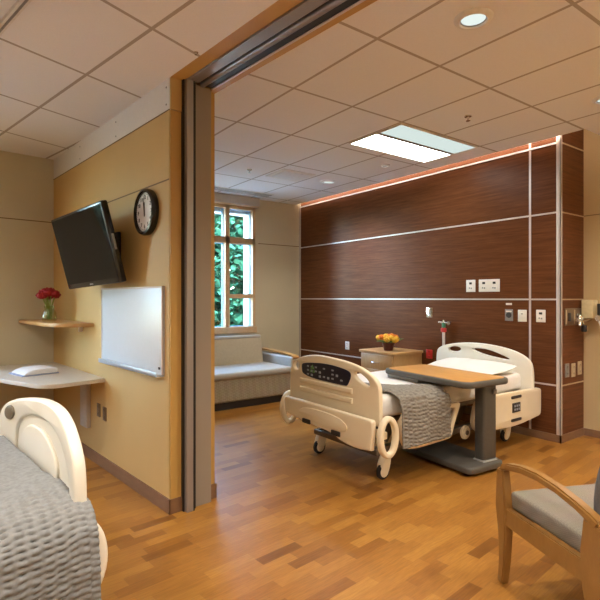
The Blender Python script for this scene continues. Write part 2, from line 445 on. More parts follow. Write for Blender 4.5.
w2 = struct('window_2', bm, 'winframe', True)
bm = NB(); box(bm, WU0+.06, WU1-.06, VW+.05, VW+.056, WZ0+.06, WZ1-.06); obj('glass_pane', bm, 'glass', w2, False)
bx('wall_back', 'beige', -3.72, 1.9, -2.3, -2.2, 0, CL+.02, left=True)
bx('wall_bedside', 'beige', -3.72, -3.6, -2.2, VW, 0, CL+.02, left=True)
bm = NB(); box(bm, -3.72, UW, -2.3, VW+.2, CL, CL+.06); struct('ceiling_near', bm, 'ceil_l', True)
# flush soffit with the track of the folding wall
bm = NB(); box(bm, UW, 1.706, -2.2, 3.128, CL, CL+.06); struct('trim_7', bm, 'gold', True)
bm = NB(); box(bm, 1.975, 1.988, -2.2, 3.17, CL, CL+.5); struct('trim_8', bm, 'gold', True)
bm = NB(); box(bm, UW, 1.985, -2.3, 6.84, CL+.161, CL+.24); box(bm, UW-.02, UW, -2.3, 6.84, CL+.05, CL+.24); box(bm, UW-.02, 1.985, -2.32, -2.2, CL+.05, CL+.24); struct('leak_cover', bm, 'black', True)  # unseen black cover added over the track to keep sky light out

# folding wall: jamb, track and the lead post standing in the pocket
d = NB()
box(d, 1.700, 1.751, 3.065, 3.30, 0, CL, r=.004)
dr = struct('door_1', d, 'alu', True)
bm = NB(); box(bm, 1.692, 1.699, 3.10, 3.30, 0, CL); obj('dark_gap', bm, 'black', dr, False)  # shade in the gap beside the jamb, drawn as a black strip
bm = NB(); box(bm, 1.752, 1.785, 3.095, 3.30, 0, CL); box(bm, 1.752, 1.762, 3.068, 3.095, 0, CL); obj('dark_gap', bm, 'black', dr, False)
bm = NB(); box(bm, 1.785, 1.926, 3.118, 3.34, 0, CL); obj('folded_panel', bm, 'alu_d', dr, False)
bm = NB(); box(bm, 1.708, 1.797, -2.1, 3.075, CL-.006, CL+.05, r=.003); box(bm, 1.708, 1.712, -2.1, 3.06, CL-.012, CL); obj('track_flange', bm, 'alu', dr, False)
bm = NB(); box(bm, 1.797, 1.832, -2.1, 3.10, CL+.02, CL+.06); box(bm, 1.866, 1.925, -2.1, 3.11, CL+.004, CL+.06); obj('track_slot', bm, 'black', dr, False)
bm = NB(); tube(bm, [(1.850, -2.1, CL+.012), (1.850, .5, CL+.012), (1.850, 3.11, CL+.012)], .022, 14); obj('track_rail', bm, 'alu', dr)
bm = NB(); box(bm, 1.925, 1.940, -2.1, 3.115, CL-.002, CL+.05); obj('track_edge', bm, 'strip', dr, False)
bm = NB(); box(bm, 1.940, 1.976, -2.1, 3.16, CL, CL+.05); obj('track_cover', bm, 'gold', dr, False)

# --- far room shell
def Lw(u, v): w = W(u, v); return (w.x, w.y)
bm = NB(); box(bm, XB, XR+.14, 2.49, YW+.2, 0, 3.62); struct('wall_headwall', bm, 'brown')
bm = NB(); box(bm, XR, XR+.14, -2.6, 2.49, 0, 3.62); struct('wall_right', bm, 'beige_r')
bm = NB(); box(bm, 1.9, XR+.14, -2.75, -2.6, 0, 3.62); struct('wall_far_back', bm, 'beige_r')
# window wall: opening X 2.55..4.24, z .93...2.98
X0, X1, Z0, Z1 = 2.55, 4.235, .935, 3.005
bm = NB()
box(bm, 1.15, X0, YW, YW+.12, 0, 3.62); box(bm, X1, XB, YW, YW+.12, 0, 3.62)
box(bm, X0, X1, YW, YW+.12, 0, Z0); box(bm, X0, X1, YW, YW+.12, Z1, 3.62)
struct('wall_window', bm, 'beige')
bm = NB(); box(bm, 4.30, XB, YW-.002, YW, 2.408, 2.42); struct('trim_10', bm, 'seam')
bm = NB(); box(bm, 1.3, XB, YW-.012, YW, 0, .10); struct('baseboard_window', bm, 'base')
# outer white reveal
bm = NB()
box(bm, X0-.3, X0-.03, YW+.121, YW+.32, .3, 3.6); box(bm, X1-.03, X1+.4, YW+.121, YW+.32, .3, 3.6)
box(bm, X0-.03, X1-.03, YW+.121, YW+.32, .3, Z0); box(bm, X0-.03, X1-.03, YW+.121, YW+.32, Z1-.11, 3.6)
struct('trim_11', bm, 'white_ext')
# window frame
def frame_bars(bm, y0, y1, g, top=.055):
    box(bm, X0, X0+.05+g, y0, y1, Z0, Z1); box(bm, X1-.05-g, X1, y0, y1, Z0, Z1)
    box(bm, X0, X1, y0, y1, Z1-top-g, Z1); box(bm, X0, X1, y0, y1, Z0, Z0+.10+g)
    box(bm, 3.680-g, 3.755+g, y0, y1, Z0, Z1)
    box(bm, X0, X1, y0, y1, 2.385-g, 2.485+g)
bm = NB(); frame_bars(bm, YW-.02, YW+.05, 0)
box(bm, 3.755, X1, YW-.012, YW+.05, 1.497, 1.563)
box(bm, X0-.02, X1+.02, YW-.045, YW-.02, .925, 1.03, r=.006)
wf = struct('window_1', bm, 'winframe')
bm = NB(); frame_bars(bm, YW+.05, YW+.12, .006)
box(bm, 3.755, X1, YW+.05, YW+.085, 1.492, 1.568)
obj('outer_sash', bm, 'winblue', wf, False)
bm = NB()
for a in ((X0+.05, 3.68, 1.03, 2.385), (X0+.05, 3.68, 2.485, 2.95), (3.755, X1-.05, 1.03, 1.497), (3.755, X1-.05, 1.563, 2.385), (3.755, X1-.05, 2.485, 2.95)):
    box(bm, a[0], a[1], YW+.055, YW+.061, a[2], a[3])
obj('glass_pane', bm, 'glass', wf, False)
# right ceiling slab (edge XE with a notch past the column), following the skewed partition
def poly_slab(bm, pts, z0, z1):
    lo = [bm.verts.new((p[0], p[1], z0)) for p in pts]; hi = [bm.verts.new((p[0], p[1], z1)) for p in pts]
    n = len(pts); bm.faces.new(lo[::-1]); bm.faces.new(hi)
    for i in range(n): bm.faces.new((lo[i], lo[(i+1) % n], hi[(i+1) % n], hi[i]))
a, b_ = Lw(1.985, -2.15), Lw(1.985, 6.84)
bm = NB(); poly_slab(bm, [a, (XR, -2.6), (XR, 2.205), (XE, 2.205), (XE, YW), (b_[0], YW)], CR, CR+.05); struct('ceiling_far', bm, 'ceil_r')
bm = NB(); box(bm, XE-.25, XR, 2.0, YW, 3.50, 3.55); struct('ceiling_cove', bm, 'white_trim')
bm = NB(); box(bm, XE-.25, XE-.2, 2.0, YW, CR+.05, 3.5); box(bm, XE-.25, XR, 2.0, 2.05, CR+.05, 3.5); struct('trim_12', bm, 'white_trim')
# headwall metal strips
bm = NB(); box(bm, XB-.012, XB, 2.527, YW, 3.103, 3.121); struct('trim_18', bm, 'vent')  # top strip in a paler metal, standing for the cove light on it
bm = NB()
for z in (2.391, 1.485, .589):
    box(bm, XB-.006, XB, 2.49, YW, z-.0085, z+.0085)
box(bm, XB-.006, XB, 2.800, 2.822, .08, 3.2)
hs = struct('trim_13', bm, 'strip')
bm = NB(); box(bm, XB-.012, XB, 2.476, 2.527, .08, 3.2, r=.004); box(bm, XB-.012, XB+.012, 2.476, 2.49, .08, 3.2); struct('trim_14', bm, 'strip')
bm = NB()
for z in (3.112, 2.391, 1.485, .589): box(bm, XB+.012, XR, 2.486, 2.49, z-.007, z+.007)
struct('trim_15', bm, 'plate_tan')
bm = NB(); box(bm, XB-.02, XB, YW-.03, YW, .08, 3.5); struct('trim_16', bm, 'valance')
bm = NB(); box(bm, XB-.014, XB, 2.476, YW, 0, .078); box(bm, XB-.014, XR, 2.476, 2.49, 0, .078); box(bm, XR-.014, XR, -2.6, 2.476, 0, .078); struct('baseboard_headwall', bm, 'base')
bm = NB(); box(bm, XR-.003, XR, -2.6, 2.49, 2.392, 2.402); struct('trim_17', bm, 'seam')

# ================================================================== CEILING FIXTURES
t = thing('ceiling_light_panel', 'large rectangular white troffer light recessed in the ceiling above the far bed', 'ceiling light', (3.50, 3.15, CR))
bm = NB()
for a in ((0, 1.22, 0, .016), (0, 1.22, .724, .74), (0, .016, .016, .724), (1.204, 1.22, .016, .724)): box(bm, a[0], a[1], a[2], a[3], -.014, .0)
obj('frame', bm, 'lightrim', t, False)
bm = NB(); box(bm, .016, 1.204, .30, .355, -.010, -.002); obj('divider', bm, 'plate_g', t, False)
bm = NB(); box(bm, .016, 1.204, .355, .724, -.010, -.002); obj('diffuser', bm, 'troffer', t, False)
bm = NB(); box(bm, .016, 1.204, .016, .30, -.010, -.002); obj('side_lens', bm, 'trofferd', t, False)

def downlight(label, loc, r, mat='down', rim='vent', group=None):
    t = thing('recessed_downlight', label, 'ceiling light', loc, 0, group)
    bm = NB(); lathe(bm, [(r*.76, .002), (r*.76, -.012), (r*.82, -.020), (r*1.04, -.014), (r*1.14, -.003), (r*1.14, .002)], seg=36); obj('trim_ring', bm, rim, t)
    bm = NB(); lathe(bm, [(r*.70, -.004), (r*.73, -.010), (r*.765, -.010), (r*.765, -.004)], seg=36); obj('inner_ring', bm, 'plate_g', t)
    bm = NB(); lathe(bm, [(r*.74, 0), (r*.74, -.005), (0.001, -.0055)], seg=36); obj('lamp_lens', bm, mat, t)
    return t
downlight('round recessed downlight in the ceiling nearest the camera, top right', (2.536, 1.724, CR), .098)
downlight('small round downlight in the ceiling between the air diffuser and the dark wall', (4.43, 5.36, CR), .10)
downlight('round recessed downlight cut by the right edge of the picture', (4.44, 1.77, CR), .09)
downlight('tiny bright spotlight in the ceiling just behind the big light panel', (4.454, 4.271, CR), .05)

# beams of the visible downlights, plus unseen fill spots added to brighten both rooms
def lamp(kind, name, loc, power, col, size=.15, rot=(0, 0, 0), spread=None, blend=.6, angle=120, sy=None):
    ld = bpy.data.lights.new(name, kind); ld.energy = power; ld.color = col
    if kind == 'AREA':
        ld.size = size
        if sy: ld.shape = 'RECTANGLE'; ld.size_y = sy
        if spread: ld.spread = radians(spread)
    elif kind == 'SPOT': ld.spot_size = radians(angle); ld.spot_blend = blend; ld.shadow_soft_size = size
    elif kind == 'SUN': ld.angle = radians(3)
    else: ld.shadow_soft_size = size
    o = bpy.data.objects.new(name, ld); COL.objects.link(o); o.location = loc; o.rotation_euler = rot
    return o
WARM = (1.0, .78, .52)
for i, (x, y) in enumerate(((2.536, 1.724), (4.43, 5.36), (4.44, 1.77))):
    lamp('SPOT', 'downlight_and_fill_spot', (x, y, CR-.02), 74, (1.0, .92, .82), .07, angle=130, blend=.9)
for (x, y) in ((3.3, .2), (4.5, -.9)):  # added fill spots without fixtures, far room
    lamp('SPOT', 'downlight_and_fill_spot', (x, y, CR-.02), 70, (1.0, .91, .80), .08, angle=140, blend=.9)
for (u, v) in ((-.75, 1.9), (.75, -.7), (-2.2, 3.2), (.5, 1.0), (-.85, 4.4)):  # added fill spots without fixtures, to brighten the near room's walls and ceiling
    p = W(u, v, CL-.02); lamp('SPOT', 'downlight_and_fill_spot', p, 92, (1.0, .92, .82), .08, angle=150, blend=.9)

bm = NB(); box(bm, 5.04, 5.06, 2.3, YW-.1, 3.215, 3.235)
tag(obj('cove_light_strip', bm, 'cove', None, False), 'thin warm light strip hidden in the slot along the top of the dark wood wall', 'light strip')

t = thing('air_diffuser', 'square pale air diffuser set in the ceiling near the window', 'ceiling vent', (3.79, 5.37, CR))
bm = NB(); box(bm, -.26, .26, -.22, .22, -.012, 0, r=.003); obj('frame', bm, 'lightrim', t)
bm = NB(); box(bm, -.20, .20, -.16, .16, -.020, -.012, r=.003); obj('face_plate', bm, 'vent', t)
t = thing('linear_vent', 'long narrow grey slot vent in the ceiling along the window', 'ceiling vent', (3.55, 6.66, CR))
bm = NB(); box(bm, -1.0, .75, -.11, .11, -.008, 0); obj('frame', bm, 'lightrim', t, False)
for k in range(4):
    bm = NB(); box(bm, -.98, .73, -.09+.05*k, -.065+.05*k, -.011, -.008); obj('slot', bm, 'plate_g', t, False)

def sprinkler(label, loc):
    t = thing('fire_sprinkler', label, 'sprinkler', loc)
    bm = NB(); lathe(bm, [(.034, 0), (.032, -.008), (.012, -.012), (.010, -.03), (.004, -.032)], seg=16); obj('escutcheon', bm, 'chrome', t)
    bm = NB(); lathe(bm, [(.02, -.045), (.02, -.042), (.004, -.040), (.004, -.03)], seg=12); obj('deflector', bm, 'chrome', t)
    return t
sprinkler('small sprinkler head in the ceiling to the right of the big light panel', (3.858, 2.678, CR))
sprinkler('small sprinkler head in the ceiling in front of the window', (3.203, 5.454, CR))
p = W(1.565, 2.71, CL); sprinkler('tiny dark sprinkler head at the edge of the near ceiling beside the gold soffit', p).scale = (.45, .45, .35)

t = thing('curtain_track', 'narrow pale curtain track on the near ceiling in the top left corner', 'curtain track', (0, 0, CL), DEL)
bm = NB(); tk = [(.895-.0945*v, v, -.012) for v in (-.5, 2.0, 5.8)]; sweep(bm, tk, .040, .022); obj('rail', bm, 'lightrim', t, False)
bm = NB(); sweep(bm, [(x, y, -.024) for x, y, z in tk], .012, .004); obj('slot', bm, 'plate_g', t, False)

# ================================================================== NEAR ROOM THINGS
def lthing(name, label, cat, u, v, z, rz=0, group=None): return thing(name, label, cat, W(u, v, z), DEL+rz, group)

# television: local x = thickness (screen faces -x), y across, tilted forward
t = lthing('television', 'black flat screen television tilted forward on the tan wall', 'television', 1.35, 4.130, 1.896, radians(5.4))
TM = Matrix.Rotation(radians(-13.4), 4, 'Y') @ Matrix.Rotation(radians(-2.6), 4, 'X')
def tv(name, mat, a, r=0, par=None):
    bm = NB(); box(bm, *a, r=r, mtx=TM); return obj(name, bm, mat, par or t)
w, h = .968, .620
body = tv('housing', 'blackgloss', (0, .055, -w/2, w/2, -h/2, h/2), .012)
tv('back_cover', 'black', (.055, .095, -w/2+.12, w/2-.12, -h/2+.07, h/2-.08), .02)
tv('screen', 'screen', (-.003, .002, -w/2+.022, w/2-.022, -h/2+.042, h/2-.022))
tv('logo', 'plate_g', (-.004, -.001, -.03, .03, -h/2+.016, -h/2+.026))
tv('side_port', 'plate_g', (.020, .038, -w/2-.001, -w/2+.004, -.06, .06))
bm = NB(); cyl(bm, (.09, 0, 0), (.25, .02, .0), .03); box(bm, .215, .25, -.16, .16, -.15, .15, r=.01); obj('wall_bracket', bm, 'black', t)

# clock
t = lthing('wall_clock', 'round black-rimmed wall clock with white face on the tan wall', 'clock', UW, 3.465, 2.136)
FM = Matrix(((0, 0, -1, -.036), (-1, 0, 0, 0), (0, 1, 0, 0), (0, 0, 0, 1)))   # text plane facing -x
R0 = .170
bm = NB(); lathe(bm, [(R0-.02, 0), (R0, -.004), (R0+.004, -.03), (R0-.004, -.050), (R0-.018, -.054), (R0-.026, -.046), (R0-.028, -.03), (.001, -.03)], seg=48, axis='X'); obj('rim', bm, 'blackgloss', t)
bm = NB(); lathe(bm, [(R0-.027, -.030), (R0-.027, -.034), (.0005, -.0345)], seg=48, axis='X')
for n in range(1, 13):
    a = pi/2 - n*pi/6
    textmesh(bm, str(n), .040, (.108*cos(a), .108*sin(a), 0), FM, mi=1)
for n in range(60):
    a = n*pi/30; l = .010 if n % 5 else .016
    t2 = bmesh.new(); box(t2, .138-l, .138, -.0012, .0012, 0, .001, mtx=FM @ Matrix.Rotation(a, 4, 'Z')); merge(bm, t2, 1)
obj('face', bm, ['face', 'ink'], t, False)
bm = NB(); box(bm, -.006, .006, -.03, .072, .001, .003, mtx=FM @ Matrix.Rotation(radians(4), 4, 'Z')); obj('hour_hand', bm, 'ink', t, False)
bm = NB(); box(bm, -.004, .004, -.035, .105, .004, .006, mtx=FM @ Matrix.Rotation(radians(9), 4, 'Z')); obj('minute_hand', bm, 'ink', t, False)

# whiteboard
t = lthing('whiteboard', 'white dry-erase board with a grey tray on the tan wall', 'whiteboard', UW, 3.795, .957)
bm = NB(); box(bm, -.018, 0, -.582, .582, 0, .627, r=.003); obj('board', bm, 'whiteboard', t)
bm = NB()
for a in ((-.582, .582, .615, .627), (-.582, -.57, 0, .615), (.57, .582, 0, .615)): box(bm, -.023, -.0, a[0], a[1], a[2], a[3])
obj('frame', bm, 'strip', t, False)
bm = NB(); box(bm, -.062, 0, -.575, .54, -.014, .004, r=.004); box(bm, -.062, -.054, -.575, .54, -.014, .020, r=.003); obj('pen_tray', bm, 'tray', t)
bm = NB(); box(bm, -.026, -.022, -.555, -.53, .035, .052); obj('corner_tab', bm, 'black', t, False)

# corner desk
t = lthing('corner_desk', 'pale grey wall-mounted corner desk with rounded front corner', 'desk', UW, 5.87, 0)
o = rpoly(-.50, 0, -1.53, 0, .10, 8)
o = [(-.0, 0), (-1.6, 0), (-1.6, -.62), (-.60, -1.46), (-.56, -1.50), (-.50, -1.52), (0, -1.50)]
def fillet(pts, rs, n=8):
    out = []
    for i, p in enumerate(pts):
        r = rs.get(i, 0)
        if not r: out.append(p); continue
        a, b = Vector(pts[i-1]), Vector(pts[(i+1) % len(pts)]); P = Vector(p)
        da, db = (a-P).normalized(), (b-P).normalized()
        s, e = P+da*r, P+db*r
        for k in range(n+1):
            q = k/n; out.append(tuple(s*(1-q)**2 + P*2*q*(1-q) + e*q*q))
    return out
o = fillet([(0, 0), (-.93, 0), (-.93, -.15), (-.50, -1.57), (0, -1.52)], {3: .16, 2: .12})
bm = NB(); plate(bm, o, (), .036, .004, 'xy', .777); obj('desktop', bm, 'desk', t)
bm = NB(); box(bm, -.040, 0, -1.17, -.99, .29, .755, r=.006); obj('support_bracket', bm, 'valance', t)
bm = NB(); box(bm, -.42, -.02, -1.10, -1.06, .70, .757, r=.006); obj('arm_bracket', bm, 'tan', t)

# open book on the desk
t = lthing('open_book', 'thick white book with a blue-grey cover lying on the corner desk', 'book', 1.245, 4.93, .7955, radians(8))
bm = NB(); box(bm, -.17, .15, -.02, .30, 0, .010, r=.002); obj('cover', bm, 'cover', t)
bm = NB()
N_ = 12
vs = []
for i in range(N_+1):
    s = i/N_; x = -.15 + .29*s; z = .012 + .052*sin(pi*min(1, s*1.15+.0))**.6 if s*1.15 < 1 else .012
    vs.append((x, z))
prof = [(-.155, .0105), (.145, .0105), (.14, .05), (.06, .058), (-.06, .052), (-.12, .036)]
lo = [bm.verts.new((x, -.01, z)) for x, z in prof]; hi = [bm.verts.new((x, .29, z)) for x, z in prof]
bm.faces.new(lo); bm.faces.new(hi[::-1])
for i in range(len(prof)): bm.faces.new((lo[i], lo[(i+1) % 6], hi[(i+1) % 6], hi[i]))
bmesh.ops.bevel(bm, geom=list(bm.edges), offset=.006, segments=2, affect='EDGES'); obj('pages', bm, 'paper', t)

# corner shelf
t = lthing('corner_shelf', 'light wood wall shelf in the corner under the television', 'shelf', UW, 5.87, 1.235)
o = fillet([(0, 0), (-.345, 0), (-.345, -.90), (-.28, -1.20), (0, -1.25)], {2: .1, 3: .16})
bm = NB(); plate(bm, o, (), .034, .006, 'xy', .017); obj('shelf_board', bm, 'maple_side', t)
bm = NB(); box(bm, -.035, 0, -.95, -.93, -.06, .0, r=.003); obj('bracket', bm, 'plate', t)

# vase with red carnations
vu, vv, vz = 1.405, 5.28, 1.2695
t = lthing('glass_vase', 'small clear glass vase holding red flowers on the corner shelf', 'vase', vu, vv, vz)
bm = NB(); lathe(bm, [(.001, .0), (.060, .0), (.068, .012), (.070, .05), (.058, .095), (.044, .12), (.050, .15), (.046, .15), (.040, .12), (.053, .095), (.064, .05), (.062, .016), (.001, .012)], seg=28); obj('body', bm, 'vase', t)
t = lthing('red_flower_bouquet', 'bunch of red carnations standing in the glass vase', 'flowers', vu, vv, vz+.014)
bm = NB(); random.seed(3)
heads = []
for i in range(13):
    a = i*2.4; r = .010 + .021*sqrt(i)
    heads.append((r*cos(a), r*sin(a), .29 - r*r*8.0 + random.uniform(-.012, .012)))
for i, hd in enumerate(heads):
    s = (hd[0]*.28, hd[1]*.28, .005)
    tube(bm, [s, (hd[0]*.35, hd[1]*.35, .13), hd], .0038, 6)
obj('stem', bm, 'stem', t)
def bloom_bm(c, r, n=5, seed=0, flat=.8):
    bm = NB(); t_ = bmesh.new(); bmesh.ops.create_icosphere(t_, subdivisions=3, radius=r)
    for v in t_.verts:
        d = v.co.normalized(); k = noise.noise(d*n + Vector((seed*3.1, 0, 0)))
        v.co = Vector(c) + Vector((d.x, d.y, d.z*flat))*r*(1 + .42*k)
    merge(bm, t_); return bm
for i, hd in enumerate(heads):
    obj('bloom', bloom_bm(hd, .042, 4.5, i), 'red', t, angle=60)

# wall outlets on the tan wall near the desk
def wplate(name, label, cat, loc, rz, w, h, mat, kind, group=None):
    """wall plate: local -x is outwards"""
    t = thing(name, label, cat, loc, rz, group)
    bm = NB(); box(bm, -.008, 0, -w/2, w/2, -h/2, h/2, r=.003); obj('cover_plate', bm, mat, t)
    if kind == 'duplex':
        for z in (-.035, .035):
            bm = NB(); box(bm, -.011, -.006, -.02, .02, z-.02, z+.02, r=.004); s = obj('socket', bm, mat, t)
            bm = NB()
            for y in (-.008, .008): box(bm, -.0118, -.0105, y-.002, y+.002, z-.006, z+.008)
            box(bm, -.0118, -.0105, -.003, .003, z-.015, z-.010); obj('slot', bm, 'slot', s, False)
    elif kind == 'switch':
        bm = NB(); box(bm, -.012, -.006, -w*.22, w*.22, -h*.28, h*.28, r=.003); obj('rocker', bm, mat, t)
        bm = NB(); box(bm, -.0125, -.011, -w*.10, w*.10, h*.12, h*.2); obj('mark', bm, 'plate_g', t, False)
    elif kind == 'jacks':
        n = max(1, int(w/.11))
        for k in range(n):
            y = (k-(n-1)/2)*w/n
            bm = NB(); box(bm, -.012, -.006, y-.018, y+.018, h*.12, h*.30, r=.003); obj('jack', bm, 'slot', t)
            bm = NB(); box(bm, -.011, -.006, y-.03, y+.03, -h*.3, -h*.05, r=.003); s = obj('button_block', bm, mat, t)
            bm = NB(); box(bm, -.013, -.0105, y-.02, y-.004, -h*.26, -h*.14); box(bm, -.013, -.0105, y+.006, y+.02, -h*.24, -h*.12); obj('button', bm, 'plate_g', s, False)
    elif kind == 'gas':
        bm = NB(); lathe(bm, [(.001, -.014), (.030, -.014), (.034, -.006)], axis='X', seg=20); obj('port', bm, 'slot', t)
        bm = NB(); box(bm, -.012, -.007, -w*.35, w*.35, h*.25, h*.38); obj('name_strip', bm, 'plate', t, False)
    return t
p = W(UW, 4.49, .492); wplate('wall_switch', 'bronze data plate under the corner desk, the left of the pair', 'wall plate', p, DEL, .075, .12, 'plate_b', 'duplex')
p = W(UW, 4.345, .482); wplate('power_outlet', 'bronze power outlet under the corner desk, the right of the pair', 'outlet', p, DEL, .075, .12, 'plate_b', 'duplex')

# ================================================================== HEADWALL PLATES
wplate('nurse_call_plate', 'single white call plate high on the dark wall, left of the wide one', 'wall plate', (XB, 3.548, 1.646), 0, .125, .145, 'plate', 'jacks')
wplate('nurse_call_plate', 'wide white call plate high on the dark wall, right of the single one', 'wall plate', (XB, 3.303, 1.646), 0, .27, .145, 'plate', 'jacks')
wplate('gas_outlet', 'dark grey medical gas outlet on the dark wall under a small tag', 'gas outlet', (XB, 3.055, 1.309), 0, .095, .13, 'plate_g', 'gas')
bm = NB(); box(bm, XB-.004, XB, 3.021, 3.093, 1.421, 1.443, r=.001); tag(obj('name_tag', bm, 'plate', None), 'thin white tag on the dark wall above the grey gas outlet', 'sign')
wplate('light_switch', 'white wall switch on the dark wall just left of the upright strip', 'switch', (XB, 2.898, 1.305), 0, .10, .13, 'plate', 'switch')
wplate('power_outlet', 'white power outlet on the dark wall just right of the upright strip', 'outlet', (XB, 2.692, 1.308), 0, .10, .132, 'plate', 'jacks')
wplate('power_outlet', 'grey steel outlet on the dark wall above the nightstand and red outlet', 'outlet', (XB, 4.167, 1.31), 0, .10, .13, 'chrome', 'duplex')
wplate('power_outlet', 'pale outlet on the dark wall left of the nightstand', 'outlet', (XB, 5.775, .752), 0, .09, .125, 'plate', 'duplex')
t = wplate('power_outlet', 'red emergency power outlet on the dark wall beside the far headboard', 'outlet', (XB, 4.171, .766), 0, .10, .12, 'redplastic', 'duplex')
# side face of the column: local -x must point to -Y  -> rotate +90deg
for (x, z, lab, mt) in ((5.308, .74, 'brown outlet low on the side of the dark column, left of three', 'plate_g'), (5.446, .731, 'tan outlet low on the side of the dark column, middle of three', 'plate_tan'), (5.588, .743, 'tan outlet low on the side of the dark column, right of three', 'plate_tan')):
    wplate('power_outlet', lab, 'outlet', (x, 2.49, z), pi/2, .085, .145, mt, 'duplex')
t = thing('medical_gas_panel', 'dark bronze gas panel on the side of the dark column', 'gas outlet', (5.43, 2.49, 1.30), pi/2)
bm = NB(); box(bm, -.012, 0, -.18, .18, -.09, .09, r=.003); obj('cover_plate', bm, 'plate_b', t)
for y in (.16, -.02):
    bm = NB(); box(bm, -.016, -.010, y-.012, y+.012, -.075, .075, r=.003); obj('rail', bm, 'plate_tan', t)
bm = NB(); box(bm, -.02, -.010, .06, .12, -.045, .045, r=.006); obj('port', bm, 'slot', t)
bm = NB(); box(bm, -.032, -.010, -.12, -.06, -.04, .04, r=.01); obj('valve', bm, 'chrome', t)
bm = NB(); cyl(bm, (-.032, -.09, 0), (-.046, -.09, 0), .022); obj('knob', bm, 'greenplastic', t)

t = thing('suction_regulator', 'cream suction regulator with chrome valves on the right beige wall', 'medical device', (XR, 2.40, 1.38))
bm = NB(); box(bm, -.13, 0, -.058, .058, -.095, .10, r=.008); obj('body', bm, 'boxcream', t)
bm = NB(); tube(bm, [(-.02, .01, -.11), (-.12, .02, -.13), (-.24, .02, -.12)], .018, 10); obj('pipe', bm, 'chrome', t)
bm = NB(); cyl(bm, (-.26, .015, -.17), (-.26, .015, -.06), .026, bevel=.006); cyl(bm, (-.33, .015, -.11), (-.20, .015, -.11), .022, bevel=.004); obj('valve', bm, 'chrome', t)
bm = NB(); cyl(bm, (-.16, .02, -.13), (-.16, .055, -.13), .028, bevel=.006); obj('green_knob', bm, 'greenplastic', t)
bm = NB(); cyl(bm, (-.15, .02, -.24), (-.15, .02, -.17), .030, bevel=.006); obj('black_knob', bm, 'black', t)
bm = NB(); cyl(bm, (-.08, -.10, -.07), (-.08, -.10, .06), .018, bevel=.004); obj('black_knob', bm, 'black', t)
bm = NB(); cyl(bm, (-.10, -.095, -.09), (-.04, -.095, -.09), .034, bevel=.005); obj('gauge', bm, 'chrome', t)
bm = NB(); tube(bm, [(-.07, -.10, -.12), (-.08, -.13, -.20), (-.07, -.17, -.25), (-.02, -.22, -.25)], .014, 8); obj('hose', bm, 'plate', t)

# oxygen flowmeter over the headboard
t = thing('oxygen_flowmeter', 'oxygen flowmeter with a red band mounted on the dark wall above the headboard', 'medical device', (XB, 3.90, 1.0))
bm = NB(); cyl(bm, (-.06, 0, -.12), (-.06, 0, .09), .017); obj('tube', bm, 'plate', t)
bm = NB(); cyl(bm, (-.06, 0, .07), (-.06, 0, .125), .036, bevel=.008); obj('red_band', bm, 'redplastic', t)
bm = NB(); cyl(bm, (-.06, 0, .125), (-.06, 0, .19), .024, bevel=.004); obj('body', bm, 'greenplastic', t)
bm = NB(); cyl(bm, (-.06, -.075, .185), (-.06, .075, .195), .014); cyl(bm, (-.07, -.075, .185), (-.03, -.075, .185), .024); cyl(bm, (-.06, 0, .19), (-.06, 0, .225), .014); cyl(bm, (-.06, 0, .19), (0, 0, .19), .016); obj('valve', bm, 'chrome', t)

